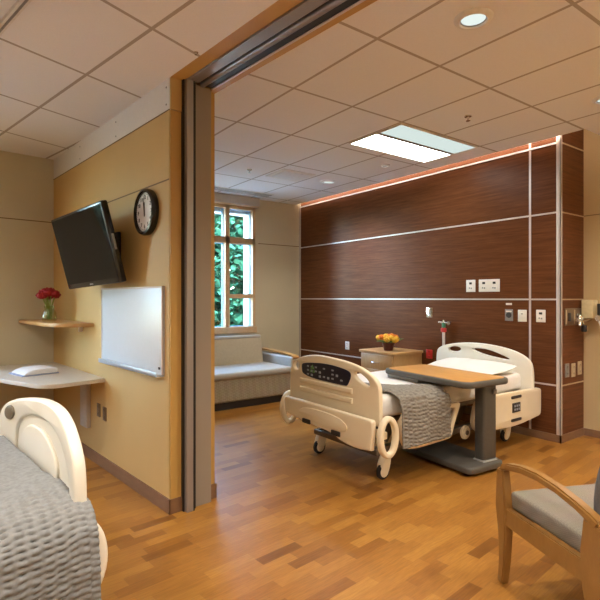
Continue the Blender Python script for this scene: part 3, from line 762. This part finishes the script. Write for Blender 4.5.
# ================================================================== BEDS
def make_bed(label, loc, rz, P):
    """local -x is the foot, +x the head; y across"""
    t = thing('hospital_bed', label, 'bed', loc, rz)
    dz = P['dz']
    fb = chaikin(P['foot'], 3)
    bm = NB(); plate(bm, fb, P['foot_holes'], .045, .012, 'yz', -1.10); f = obj('footboard', bm, P['mat'], t)
    P['foot_detail'](f)
    # lower bumper panel
    if P['bumper']:
        bo = chaikin([(-.60, .335), (-.60, .335), (-.625, .55), (-.60, .57), (-.60, .57), (.3, .575), (.53, .575), (.53, .575), (.56, .55), (.54, .42), (.54, .42), (.2, .39), (-.15, .375), (-.25, .33), (-.45, .315)], 2)
        bo = [(a, b + dz) for a, b in bo]
        bm = NB(); plate(bm, bo, (), .05, .014, 'yz', -1.195); b = obj('foot_bumper', bm, P['mat'], t)
        bm = NB(); plate(bm, [(a, z+dz) for a, z in chaikin([(-.30, .40), (-.36, .47), (-.22, .535), (.22, .535), (.34, .47), (.2, .43)], 3)], (), .012, .004, 'yz', -1.222); obj('raised_panel', bm, P['mat'], b)
        for y in (.20, -.20):
            bm = NB(); box(bm, -1.232, -1.215, y-.055, y+.055, .385+dz-.02*(y < 0), .425+dz-.02*(y < 0), r=.006); obj('grip_slot', bm, 'slot', b)
    # corner bumper loops
    for s in (-1, 1):
        z0, z1 = P['loop']
        lx, lr = P['lx']; out = ell(lx, (z0+z1)/2, lr, (z1-z0)/2, 36); inn = ell(lx, (z0+z1)/2, lr-.05, (z1-z0)/2-.045, 36)
        bm = NB(); plate(bm, out, [inn], .05, .016, 'xz', s*P['ly'])
        box(bm, -1.10, -1.05, min(s*.50, s*.62), max(s*.50, s*.62), (z0+z1)/2-.03, (z0+z1)/2+.03, r=.01)
        obj('corner_loop', bm, P['mat'], t)
    # headboard
    hb = chaikin([(-.61, .50), (-.61, .50), (-.61, .76), (-.57, .86), (-.40, .94), (-.12, .982), (.15, .985), (.40, .955), (.57, .905), (.62, .84), (.62, .50), (.62, .50)], 3)
    hb = [(a, b + dz) for a, b in hb]
    holes = [[(a, b+dz) for a, b in ell(.35, .893, .088, .030, 24, -.07)], [(a, b+dz) for a, b in chaikin([(.10, .925), (-.10, .925), (-.33, .855), (-.36, .835), (-.30, .83), (-.05, .86), (.10, .90)], 3)]]
    bm = NB(); plate(bm, hb, holes, .045, .012, 'yz', 1.13); obj('headboard', bm, P['matH'], t)
    # mattress and frame
    bm = NB(); box(bm, -1.05, 1.09, -.51, .51, .525+dz, P['mt']+dz, r=.05, seg=4)
    m = obj('mattress', bm, 'sheet', t)
    bm = NB(); box(bm, -1.02, 1.05, -.44, .44, .47+dz, .535+dz, r=.01); obj('deck', bm, 'bedframe', t)
    bm = NB(); box(bm, -.95, .98, -.40, -.34, .20, .26, r=.01); box(bm, -.95, .98, .34, .40, .20, .26, r=.01)
    box(bm, -.97, -.92, -.42, .42, .20, .25, r=.01); box(bm, .9, .98, -.42, .42, .20, .28, r=.01); obj('base_frame', bm, 'bedframe', t)
    for x in (-.55, .55):
        bm = NB(); sweep(bm, [(x, 0, .22), (x+.22, 0, .52+dz)], .30, .05, up=(0, 1, 0)); obj('lift_arm', bm, 'bedframe', t)
    # casters
    for x in (-.88, .93):
        for y in (-.42, .42):
            bm = NB(); cyl(bm, (x-.02, y-.02, .068), (x-.02, y+.02, .068), .066, bevel=.01, seg=28); w_ = obj('caster_wheel', bm, 'black', t)
            bm = NB(); cyl(bm, (x-.02, y-.026, .068), (x-.02, y+.026, .068), .045, seg=24, bevel=.004); obj('hub', bm, P['mat'], w_)
            bm = NB(); plate(bm, chaikin([(x-.05, .05), (x-.06, .12), (x-.02, .20), (x+.04, .22), (x+.05, .16), (x+.02, .06), (x-.02, .03)], 2), (), .075, .012, 'xz', y); obj('caster_fork', bm, P['mat'], t)
    # side rails
    if P['rails']:
        for s in (-1, 1):
            y = s*.59
            fr_ = chaikin([(-.90, .50), (-.84, .57), (-.84, .57), (-.20, .575), (-.11, .572), (-.12, .53), (-.19, .40), (-.24, .28), (-.30, .27), (-.75, .26), (-.86, .30)], 2)
            hole = chaikin([(-.36, .535), (-.21, .535), (-.18, .52), (-.28, .33), (-.36, .32)], 2)
            bm = NB(); plate(bm, [(a, b+dz) for a, b in fr_], [[(a, b+dz) for a, b in hole]], .045, .014, 'xz', y); r_ = obj('side_rail', bm, P['mat'], t)
            hr = chaikin([(.09, .45), (.14, .55), (.22, .58), (.42, .57), (1.22, .555), (1.22, .555), (1.285, .54), (1.285, .50), (1.285, .31), (1.27, .265), (1.20, .255), (.80, .215), (.42, .235), (.15, .25), (.07, .34)], 2)
            hole = chaikin([(.16, .45), (.21, .52), (.40, .50), (.42, .43), (.40, .33), (.22, .30), (.16, .36)], 2)
            bm = NB(); plate(bm, [(a, b+dz) for a, b in hr], [[(a, b+dz) for a, b in hole]], .045, .014, 'xz', y); r2 = obj('side_rail', bm, P['mat'], t)
            yy = y + s*.025
            bm = NB(); box(bm, .72, .86, yy-.006, yy+.006, .36+dz, .455+dz, r=.004)
            for i in range(3):
                for j in range(2): box(bm, .745+.038*i, .765+.038*i, yy-.008, yy+.008, .38+.035*j+dz, .40+.035*j+dz, mi=1)
            obj('rail_keypad', bm, ['slot', 'icon'], r2)
            for zz in (.512, .285):
                bm = NB(); box(bm, .70, .88, yy-.006, yy+.006, zz-.014+dz, zz+.014+dz, r=.010, seg=3); obj('grip_slot', bm, 'slot', r2)
            for x in (-.02, .20):
                bm = NB(); cyl(bm, (x, y-.02*s, .285+dz), (x, y+.02*s, .285+dz), .062, bevel=.012, seg=28); pv = obj('rail_pivot', bm, P['mat'], t)
                bm = NB(); cyl(bm, (x, y, .285+dz), (x, y+.026*s, .285+dz), .022, seg=20); obj('bolt', bm, 'bedframe', pv)
    return t

def foot_far(f):
    x = -1.123
    o = chaikin([(.38, .775), (.40, .87), (.38, .90), (.05, .93), (-.24, .905), (-.29, .87), (-.24, .775), (-.21, .765)], 3)
    bm = NB(); plate(bm, o, (), .012, .004, 'yz', x-.002); random.seed(5)
    for i in range(9):
        for j in range(3):
            y = .30 - i*.058; z = .805 + j*.036
            if random.random() < .25: continue
            box(bm, x-.0105, x-.007, y-.017, y+.010, z-.006*(1+(i % 2)), z+.007, mi=1)
    plate(bm, [(.26, .855), (.20, .855), (.23, .895)], (), .004, .001, 'yz', x-.009, mi=2); box(bm, x-.0105, x-.007, .195, .265, .826, .846, mi=2); obj('control_panel', bm, ['navy', 'icon', 'icon_g'], f)
    for z in (.735, .655):
        bm = NB(); plate(bm, chaikin([(.42, z-.022), (.42, z+.022), (.42, z+.022), (-.30, z+.022), (-.30, z+.022), (-.30, z-.022), (-.30, z-.022), (.42, z-.022)], 2), (), .03, .010, 'yz', x-.002); obj('rib', bm, 'cream', f)

FAR = dict(dz=0, mt=.715, mat='cream', matH='cream2', rails=True, bumper=True, loop=(.27, .595), lx=(-1.085, .108), ly=.655,
           foot=[(-.60, .50), (-.60, .50), (-.60, .74), (-.59, .83), (-.50, .90), (-.30, .962), (0, .985), (.25, .988), (.45, .945), (.57, .88), (.60, .78), (.60, .50), (.60, .50)],
           foot_holes=[ell(.495, .862, .052, .040, 24), chaikin([(-.31, .895), (-.36, .90), (-.46, .86), (-.50, .81), (-.47, .795), (-.38, .82), (-.31, .86)], 3)],
           foot_detail=foot_far)
make_bed('far hospital bed with cream footboard keypad, standing against the dark wood wall', (3.85, 3.28, 0), 0, FAR)

def foot_near(f):
    x = -1.076
    # inside face: raised rim band following the arch, and a shallow oval moulding
    o = NEAR_PANEL
    bm = NB(); plate(bm, o, (), .018, .002, 'yz', -1.10); obj('inner_panel', bm, 'cream2', f)
    bm = NB(); plate(bm, ell(.12, .83, .27, .125, 40), (), .018, .008, 'yz', -1.086); obj('oval_moulding', bm, 'cream2', f)
    bm = NB(); plate(bm, ell(-.365, .935, .095, .034, 28, .2), (), .012, .004, 'yz', x+.001); obj('grip_inset', bm, 'tan_hole', f)
NEAR_PANEL = chaikin([(.545, .53), (.545, .53), (.545, .80), (.525, .88), (.41, .985), (.20, 1.010), (-.05, .98), (-.22, .92), (-.28, .83), (-.28, .53), (-.28, .53)], 3)
NEAR = dict(dz=.01, mt=.765, mat='cream2', matH='cream2', rails=False, bumper=False, loop=(.43, .735), lx=(-1.088, .098), ly=.615,
            foot=[(-.65, .50), (-.65, .50), (-.65, .77), (-.64, .86), (-.56, .935), (-.35, 1.0), (-.08, 1.048), (.20, 1.082), (.42, 1.072), (.55, .985), (.612, .88), (.612, .50), (.612, .50)],
            foot_holes=[NEAR_PANEL], foot_detail=foot_near)
make_bed('near hospital bed in the left foreground under a grey quilt, its cream footboard in view', W(-.52, 2.40), pi+DEL, NEAR)

# pillow on the far bed
def pillow(label, loc, rz, w, d, h):
    bm = NB(); t_ = bmesh.new(); bmesh.ops.create_grid(t_, x_segments=22, y_segments=16, size=1)
    bot = []
    for sgn in (1, -1):
        tt = bmesh.new(); bmesh.ops.create_grid(tt, x_segments=22, y_segments=16, size=1)
        for v in tt.verts:
            x, y = v.co.x, v.co.y
            k = max(0, (1-abs(x)**3.0))*max(0, (1-abs(y)**3.0))
            pinch = 1 - .06*(x*x*y*y)
            v.co = Vector((x*d/2*pinch, y*w/2*pinch, h*.5 + sgn*h*.5*(k**.5) + .008*noise.noise(Vector((x*3, y*4, 1)))*k))
        merge(bm, tt)
    t_.free(); bmesh.ops.remove_doubles(bm, verts=bm.verts, dist=.003)
    o = obj('pillow', bm, 'sheet', None, angle=80); o.location = loc; o.rotation_euler = (0, radians(-6), rz)
    return tag(o, label, 'pillow')
pillow('white pillow lying flat against the headboard of the far bed', (4.64, 3.20, .722), 0, .88, .50, .085)

# quilts: surface swept along a cross-section, rippled like seersucker
def quilt(name, label, mat, loc, rz, sect, xr, amp, pitch, dx, ds, seed, flat=None):
    """sect: polyline (y,z) across the bed; xr(s)->(x0,x1) along the bed"""
    pts = [Vector(p) for p in sect]
    L_ = [0]
    for a, b in zip(pts, pts[1:]): L_.append(L_[-1] + (b-a).length)
    tot = L_[-1]; ns = int(tot/ds)
    def at(s):
        for i in range(len(pts)-1):
            if s <= L_[i+1] or i == len(pts)-2:
                k = (s-L_[i])/(L_[i+1]-L_[i]); return pts[i].lerp(pts[i+1], k), (pts[i+1]-pts[i]).normalized()
    bm = NB(); rows = []
    x0, x1 = xr(0); nx = int((max(xr(tot*q/10)[1] for q in range(11)) - min(xr(tot*q/10)[0] for q in range(11)))/dx)
    for i in range(ns+1):
        s = tot*i/ns; p, d = at(s)
        p0, d0 = at(max(0, s-.03)); p1, d1 = at(min(tot, s+.03)); p = (p0+p*2+p1)/4; d = (p1-p0).normalized()
        n_ = Vector((-d.y, d.x))
        if n_.y < 0 and abs(d.x) > .5: n_ = -n_
        row = []; a, b = xr(s)
        for j in range(nx+1):
            x = a + (b-a)*j/nx
            wob = noise.noise(Vector((x*9, s*6, seed)))*1.3 + noise.noise(Vector((x*28, s*20, seed+3)))*1.1
            cell = math.floor(x/(pitch*1.7)); fr_ = x/(pitch*1.7) - cell; hsh = (math.sin(cell*12.9898+seed)*43758.5453) % 1.0
            rip = sin(2*pi*s/pitch + hsh*6.283 + wob*1.7)
            mod = .55 + .45*sin(2*pi*x/(pitch*1.9) + 2*noise.noise(Vector((x*5, s*14, seed+7))))
            st = max(0, sin(pi*fr_))**.6*1.25 - .15
            am = 1.0
            if flat: am = .22 + .78*min(1, max(0, (s-flat)/.12))
            disp = am*amp*rip*mod*st + am*amp*.9*noise.noise(Vector((x*22, s*30, seed+11))) + .012*noise.noise(Vector((x*3, s*3, seed+20)))
            hang = max(0, (s-tot*.62))
            row.append(bm.verts.new((x, p.x + n_.x*disp, p.y + n_.y*disp)))
        rows.append(row)
    for a, b in zip(rows, rows[1:]):
        for j in range(nx): bm.faces.new((a[j], a[j+1], b[j+1], b[j]))
    o = obj(name, bm, mat, None, angle=180)
    o.location = loc; o.rotation_euler = (0, 0, rz)
    md = o.modifiers.new('thick', 'SOLIDIFY'); md.thickness = .008; md.offset = 0
    return tag(o, label, 'blanket')
def xr_far(s):
    # top of the bed first, then the drop on the near side (local -y)
    k = min(1, max(0, s/1.0)); return (-1.035 + .13*max(0, min(1, (s-.75)/.25)), -1.0 + .28*min(1, s/.7) + .42*max(0, min(1, (s-.7)/.35)))
quilt('quilted_blanket', 'grey quilted blanket folded over the foot of the far bed and hanging down its side', 'blanket', (3.85, 3.28, 0), 0,
      [(.50, .732), (-.42, .740), (-.53, .728), (-.60, .700), (-.632, .64), (-.65, .30)], xr_far, .0080, .031, .009, .006, 1.0, flat=.85)
# near bed: local x points away from the foot, bed turned by pi -> near side is +y
quilt('quilted_blanket', 'large grey quilted blanket covering the near bed in the left foreground', 'blanket_b', W(-.52, 2.40), pi+DEL,
      [(-.60, .30), (-.585, .70), (-.54, .772), (-.47, .796), (.40, .806), (.54, .798), (.64, .775), (.695, .715), (.715, .60), (.725, .28)],
      lambda s: (-1.066-.062*max(0, min(1, (s-1.30)/.25)), .55), .0070, .0215, .007, .0045, 4.0, flat=1.46)

# ================================================================== OVERBED TABLE
t = thing('overbed_table', 'rolling overbed table with orange wood top and grey column across the far bed', 'table', (3.785, 2.43, 0), radians(-5))
o = rpoly(-.33, .255, -.06, 1.00, .10, 8)
bm = NB(); plate(bm, o, (), .052, .016, 'xy', .778); obj('top_rim', bm, 'grey', t)
bm = NB(); plate(bm, rpoly(-.30, .225, -.03, .97, .08, 8), (), .012, .003, 'xy', .802); obj('table_top', bm, 'tabletop', t)
bm = NB(); box(bm, -.29, .14, .54, .96, .715, .752, r=.012); obj('under_tray', bm, 'grey2', t)
bm = NB(); box(bm, -.06, .17, .05, .66, .728, .755, r=.008); obj('top_support', bm, 'grey', t)
bm = NB(); box(bm, -.005, .165, .035, .145, .075, .75, r=.022, seg=3); obj('column', bm, 'grey', t)
bm = NB(); box(bm, -.01, .17, .03, .15, .07, .095, r=.01); obj('collar', bm, 'grey2', t)
bm = NB(); box(bm, .10, .15, .02, .04, .66, .70, r=.006); obj('release_lever', bm, 'plate_g', t)
bm = NB(); plate(bm, rpoly(-.25, .205, -.02, .84, .06, 6), (), .055, .014, 'xy', .052); obj('base', bm, 'grey', t)
for x in (-.18, .16):
    for y in (.07, .79):
        bm = NB(); cyl(bm, (x-.012, y, .0225), (x+.012, y, .0225), .0225, bevel=.004); obj('caster', bm, 'black', t)

# ================================================================== NIGHTSTAND + FLOWERS
t = thing('nightstand', 'maple nightstand with a drawer between the far bed and the window end', 'nightstand', (4.875, 4.58, 0))
bm = NB(); box(bm, -.26, .28, -.30, .30, .05, .772, r=.006); obj('body', bm, 'maple_side', t)
bm = NB(); plate(bm, rpoly(-.29, .29, -.325, .325, .03, 5), (), .032, .006, 'xy', .788); obj('top', bm, 'maple_side', t)
bm = NB(); box(bm, -.275, -.258, -.285, .285, .575, .755, r=.004); d_ = obj('drawer', bm, 'maple_side', t)
bm = NB(); tube(bm, [(-.275, -.06, .66), (-.305, -.05, .66), (-.308, 0, .66), (-.305, .05, .66), (-.275, .06, .66)], .006, 8); obj('handle', bm, 'chrome', d_)
bm = NB(); box(bm, -.275, -.258, -.285, .285, .08, .56, r=.004); d_ = obj('door', bm, 'maple_side', t)
bm = NB(); tube(bm, [(-.275, -.06, .50), (-.305, -.05, .50), (-.308, 0, .50), (-.305, .05, .50), (-.275, .06, .50)], .006, 8); obj('handle', bm, 'chrome', d_)
bm = NB(); box(bm, -.24, .27, -.28, .28, 0, .05); obj('plinth', bm, 'slot', t, False)

t = thing('potted_flowers', 'orange and yellow flowers in a dark maroon pot on the nightstand', 'flowers', (4.80, 4.55, .8045))
bm = NB(); lathe(bm, [(.001, 0), (.058, 0), (.078, .085), (.085, .105), (.078, .105), (.07, .085), (.001, .08)], seg=24); obj('pot', bm, 'maroon', t)
random.seed(11)
for i in range(17):
    a = i*2.4; r = .030*sqrt(i)
    c_ = (r*cos(a), r*sin(a)*1.15, .185 - r*r*2.2 + random.uniform(-.012, .015))
    obj('bloom', bloom_bm(c_, .043, 4, i+20), 'orange' if i in (0, 2, 5, 9, 13) else 'yellow', t, angle=60)
for i in range(12):
    a = i*2*pi/12 + .2; L0 = .17 + random.uniform(-.02, .03)
    bm = NB(); p0 = Vector((.05*cos(a), .05*sin(a), .09)); p1 = Vector((L0*cos(a), L0*sin(a), .13 + random.uniform(-.02, .04)))
    s_ = Vector((-sin(a), cos(a), 0))*.03; mid = (p0+p1)/2 + Vector((0, 0, .02))
    v_ = [bm.verts.new(q) for q in (p0, mid-s_, p1, mid+s_, mid+Vector((0, 0, .008)))]
    for q in ((0, 1, 4), (1, 2, 4), (2, 3, 4), (3, 0, 4)): bm.faces.new([v_[k] for k in q])
    lf = obj('leaf', bm, 'leaf', t); md = lf.modifiers.new('th', 'SOLIDIFY'); md.thickness = .003

# ================================================================== SOFA
t = thing('sofa', 'pale upholstered sofa with a high back under the window', 'sofa', (3.25, 5.84, 0))
def soft(bm, a, r, mtx=None): box(bm, *a, r=r, seg=4, mtx=mtx)
bm = NB(); soft(bm, (-1.0, .90, .0, 1.0, .10, .43), .03); obj('base', bm, 'sofa', t)
bm = NB(); box(bm, -.98, .86, .05, .98, 0, .10); obj('plinth', bm, 'slot', t, False)
bm = NB(); soft(bm, (-1.0, .90, -.03, .80, .405, .50), .04); obj('seat_cushion', bm, 'sofaseat', t)
rx = Matrix.Translation((0, .70, .48)) @ Matrix.Rotation(radians(-12), 4, 'X')
bm = NB(); soft(bm, (-1.0, .86, 0, .16, 0, .44), .035, rx); obj('back_cushion', bm, 'sofaback', t)
bm = NB(); soft(bm, (-.99, .85, -.012, .17, .405, .455), .02, rx); obj('back_piping', bm, 'sofaseat', t)
bm = NB(); soft(bm, (.90, 1.04, .02, 1.0, .0, .635), .03); obj('arm_panel', bm, 'sofaseat', t)
bm = NB(); sweep(bm, [(.985, .0, .615), (.985, .08, .645), (.985, .35, .668), (.985, .75, .680), (.985, 1.02, .680)], .11, .022, r=.006); obj('arm_cap', bm, 'maple', t)
bm = NB(); soft(bm, (-1.14, -1.0, .02, 1.0, .0, .635), .03); obj('arm_panel', bm, 'sofaseat', t)
bm = NB(); sweep(bm, [(-1.07, .0, .615), (-1.07, .08, .645), (-1.07, .35, .672), (-1.07, 1.02, .685)], .16, .035, r=.010); obj('arm_cap', bm, 'maple', t)

# valance over the window
t = thing('window_shade_box', 'taupe roller shade box fixed across the top of the window', 'window shade', (3.40, 6.93, 3.012))
bm = NB(); box(bm, -.95, .865, 0, .10, 0, .136, r=.004); obj('cassette', bm, 'valance', t)
bm = NB(); box(bm, -.95, .862, .02, .08, -.012, .002, r=.003); obj('hem_bar', bm, 'winframe', t)

# ================================================================== ARMCHAIR (right foreground)
ang = -atan2(.255, -.565)  # placeholder, replaced below
fd = Vector((.255, .565, 0)).normalized(); rz = atan2(-fd.x, fd.y)
# local: +y front, +x to the chair's right-hand side in the picture; origin at the left front leg foot
t = thing('armchair', 'wooden armchair with grey seat in the right foreground', 'chair', (2.40, 1.45, 0), rz)
wd = .66; dp = .62
def leg_front(x):
    bm = NB(); sweep(bm, [(x, .005, 0), (x, -.012, .12), (x, -.016, .26), (x, -.006, .40), (x, .0, .50), (x, .004, .60)], [.044, .046, .050, .052, .048, .044], [.040, .048, .062, .085, .070, .055], up=(0, 1, 0), r=.006); return bm
def leg_back(x):
    bm = NB(); sweep(bm, [(x, -dp-.05, 0), (x, -dp-.01, .15), (x, -dp+.01, .32), (x, -dp+.01, .45), (x, -dp, .585)], [.046]*5, [.055, .075, .11, .125, .11], up=(0, 1, 0), r=.006); return bm
for x in (0, wd):
    obj('leg', leg_front(x), 'oakchair', t); obj('leg', leg_back(x), 'oakchair', t)
    bm = NB(); sweep(bm, [(x, .0, .605), (x, -.06, .628), (x, -.16, .648), (x, -.28, .655), (x, -.40, .645), (x, -.52, .622), (x, -.60, .597), (x, -.64, .58)], [.050]*8, [.030, .034, .036, .036, .036, .038, .042, .045], up=(0, 0, 1), r=.008); obj('armrest', bm, 'oakchair', t)
    bm = NB(); sweep(bm, [(x, -.02, .362), (x, -.3, .362), (x, -dp, .362)], .034, .095, r=.005); obj('seat_rail', bm, 'oakchair', t)
for y in (-.03, -dp+.02):
    bm = NB(); sweep(bm, [(.02, y, .362), (wd-.02, y, .362)], .034, .09, r=.005); obj('seat_rail', bm, 'oakchair', t)
bm = NB(); box(bm, .019, wd-.019, -dp+.02, -.015, .395, .490, r=.028, seg=4); obj('seat', bm, 'chairfab', t)
# curved backrest
bm = NB()
sec = []
for k in range(9):
    q = k/8; z = .47 + .50*q
    sec.append((-dp + .035 - .10*q*q + .03*sin(pi*q), z))
rows = []
for (y, z) in sec:
    row = []
    for i in range(13):
        x = .035 + (wd-.07)*i/12; row.append(bm.verts.new((x, y - .05*(1-((i-6)/6)**2), z)))
    rows.append(row)
for a, b in zip(rows, rows[1:]):
    for i in range(12): bm.faces.new((a[i], a[i+1], b[i+1], b[i]))
bo = obj('backrest', bm, 'chairback', t, angle=60); md = bo.modifiers.new('th', 'SOLIDIFY'); md.thickness = .06; md.offset = 0
md = bo.modifiers.new('bv', 'BEVEL'); md.width = .02; md.segments = 3

# ================================================================== OUTSIDE
bm = NB(); box(bm, -8, 22, 8.3, 40, -.4, -.3); g = obj('ground', bm, 'bounce_ground', None, False); g['kind'] = 'structure'
def tree(label, loc, hgt, rad, mat, seed, n=1500, low=.2):
    t = thing('garden_tree', label, 'tree', loc, 0, 'trees outside the windows')
    bm = NB(); tube(bm, [(0, 0, 0), (.05, 0, hgt*.4), (0, .08, hgt*.85)], [.12, .09, .03], 8); obj('trunk', bm, 'bark', t)
    rnd = random.Random(seed); bm = NB()
    for i in range(n):
        z = rnd.uniform(low, 1.0)
        lump = 1 + .35*noise.noise(Vector((seed, z*5, i % 7)))
        rr = rad*lump*(sin(pi*min(1, (z-low)/(1-low)*.85+.12))**.6); a = rnd.uniform(0, 2*pi); q = sqrt(rnd.uniform(.25, 1))
        c_ = Vector((rr*q*cos(a), rr*q*sin(a), z*hgt)); s = rnd.uniform(.12, .30) if n > 5000 else rnd.uniform(.22, .42)
        d1 = Vector((rnd.uniform(-1, 1), rnd.uniform(-1, 1), rnd.uniform(-.9, .4))).normalized(); d2 = d1.cross(Vector((rnd.uniform(-1, 1), rnd.uniform(-1, 1), 1))).normalized()
        vs = [bm.verts.new(c_ + d1*s*.0), bm.verts.new(c_ + d1*s*.5 + d2*s*.32), bm.verts.new(c_ + d1*s), bm.verts.new(c_ + d1*s*.5 - d2*s*.32)]
        bm.faces.new(vs)
    obj('foliage', bm, mat, t, False)
tree('dense green tree nearest the far window, filling its panes', (6.05, 11.0, -.3), 5.2, 1.25, 'tree2', 1, 11000, .02)
tree('green tree behind the nearest one, standing to its left far out', (4.1, 15.6, -.3), 7.0, 1.6, 'tree1', 2, 3000, .02)
tree('tall green tree standing farthest out beyond the window', (8.6, 16.8, -.3), 9.0, 2.0, 'tree1', 3, 3600, .02)
tree('low bushy green tree showing in the lower left corner of the far window', (3.1, 10.0, -.3), 2.6, 1.0, 'tree2', 9, 5200, .02)
tree('tree of bright leaves beyond the window, right of the nearest one', (9.2, 12.2, -.3), 5.2, 1.2, 'tree2', 8, 2600, .02)
tree('green tree far outside, left of the others', (.9, 13.2, -.3), 6.0, 1.3, 'tree1', 4, 2600, .02)
tree('unseen green tree added far out left of the near room window', (-5.4, 11.2, -.3), 6.0, 1.5, 'tree1', 6, 3200, .02)  # added out of view to darken the window's reflection in the television
tree('unseen dark green bush added outside the near room window', (-1.6, 10.2, -.3), 4.4, 1.3, 'tree1', 5, 3200, .02)  # added out of view against the white sky reflected in the television

# ================================================================== WORLD, DAYLIGHT, CAMERA
wd_ = bpy.data.worlds.new('World'); scn.world = wd_; wd_.use_nodes = True
bg = wd_.node_tree.nodes['Background']
sk = wd_.node_tree.nodes.new('ShaderNodeTexSky'); sk.sky_type = 'NISHITA'; sk.sun_disc = False; sk.sun_elevation = radians(48); sk.sun_rotation = radians(200)
wd_.node_tree.links.new(sk.outputs[0], bg.inputs[0]); bg.inputs[1].default_value = 5.0
s = lamp('SUN', 'sun', (0, 0, 20), 5.0, (1.0, .96, .88), rot=(radians(42), 0, radians(-25)))

cam = bpy.data.cameras.new('camera'); co = bpy.data.objects.new('camera', cam); COL.objects.link(co)
co.location = (0, 0, 1.5); co.rotation_euler = (pi/2, 0, radians(-36.3045))
cam.sensor_width = 36; cam.lens = 490/600*36; cam.shift_y = -2/600; cam.clip_start = .05
scn.camera = co
vs = scn.view_settings
vs.view_transform = 'Standard'; vs.look = 'None'; vs.exposure = 1.2; vs.gamma = 1.0; vs.use_curve_mapping = False
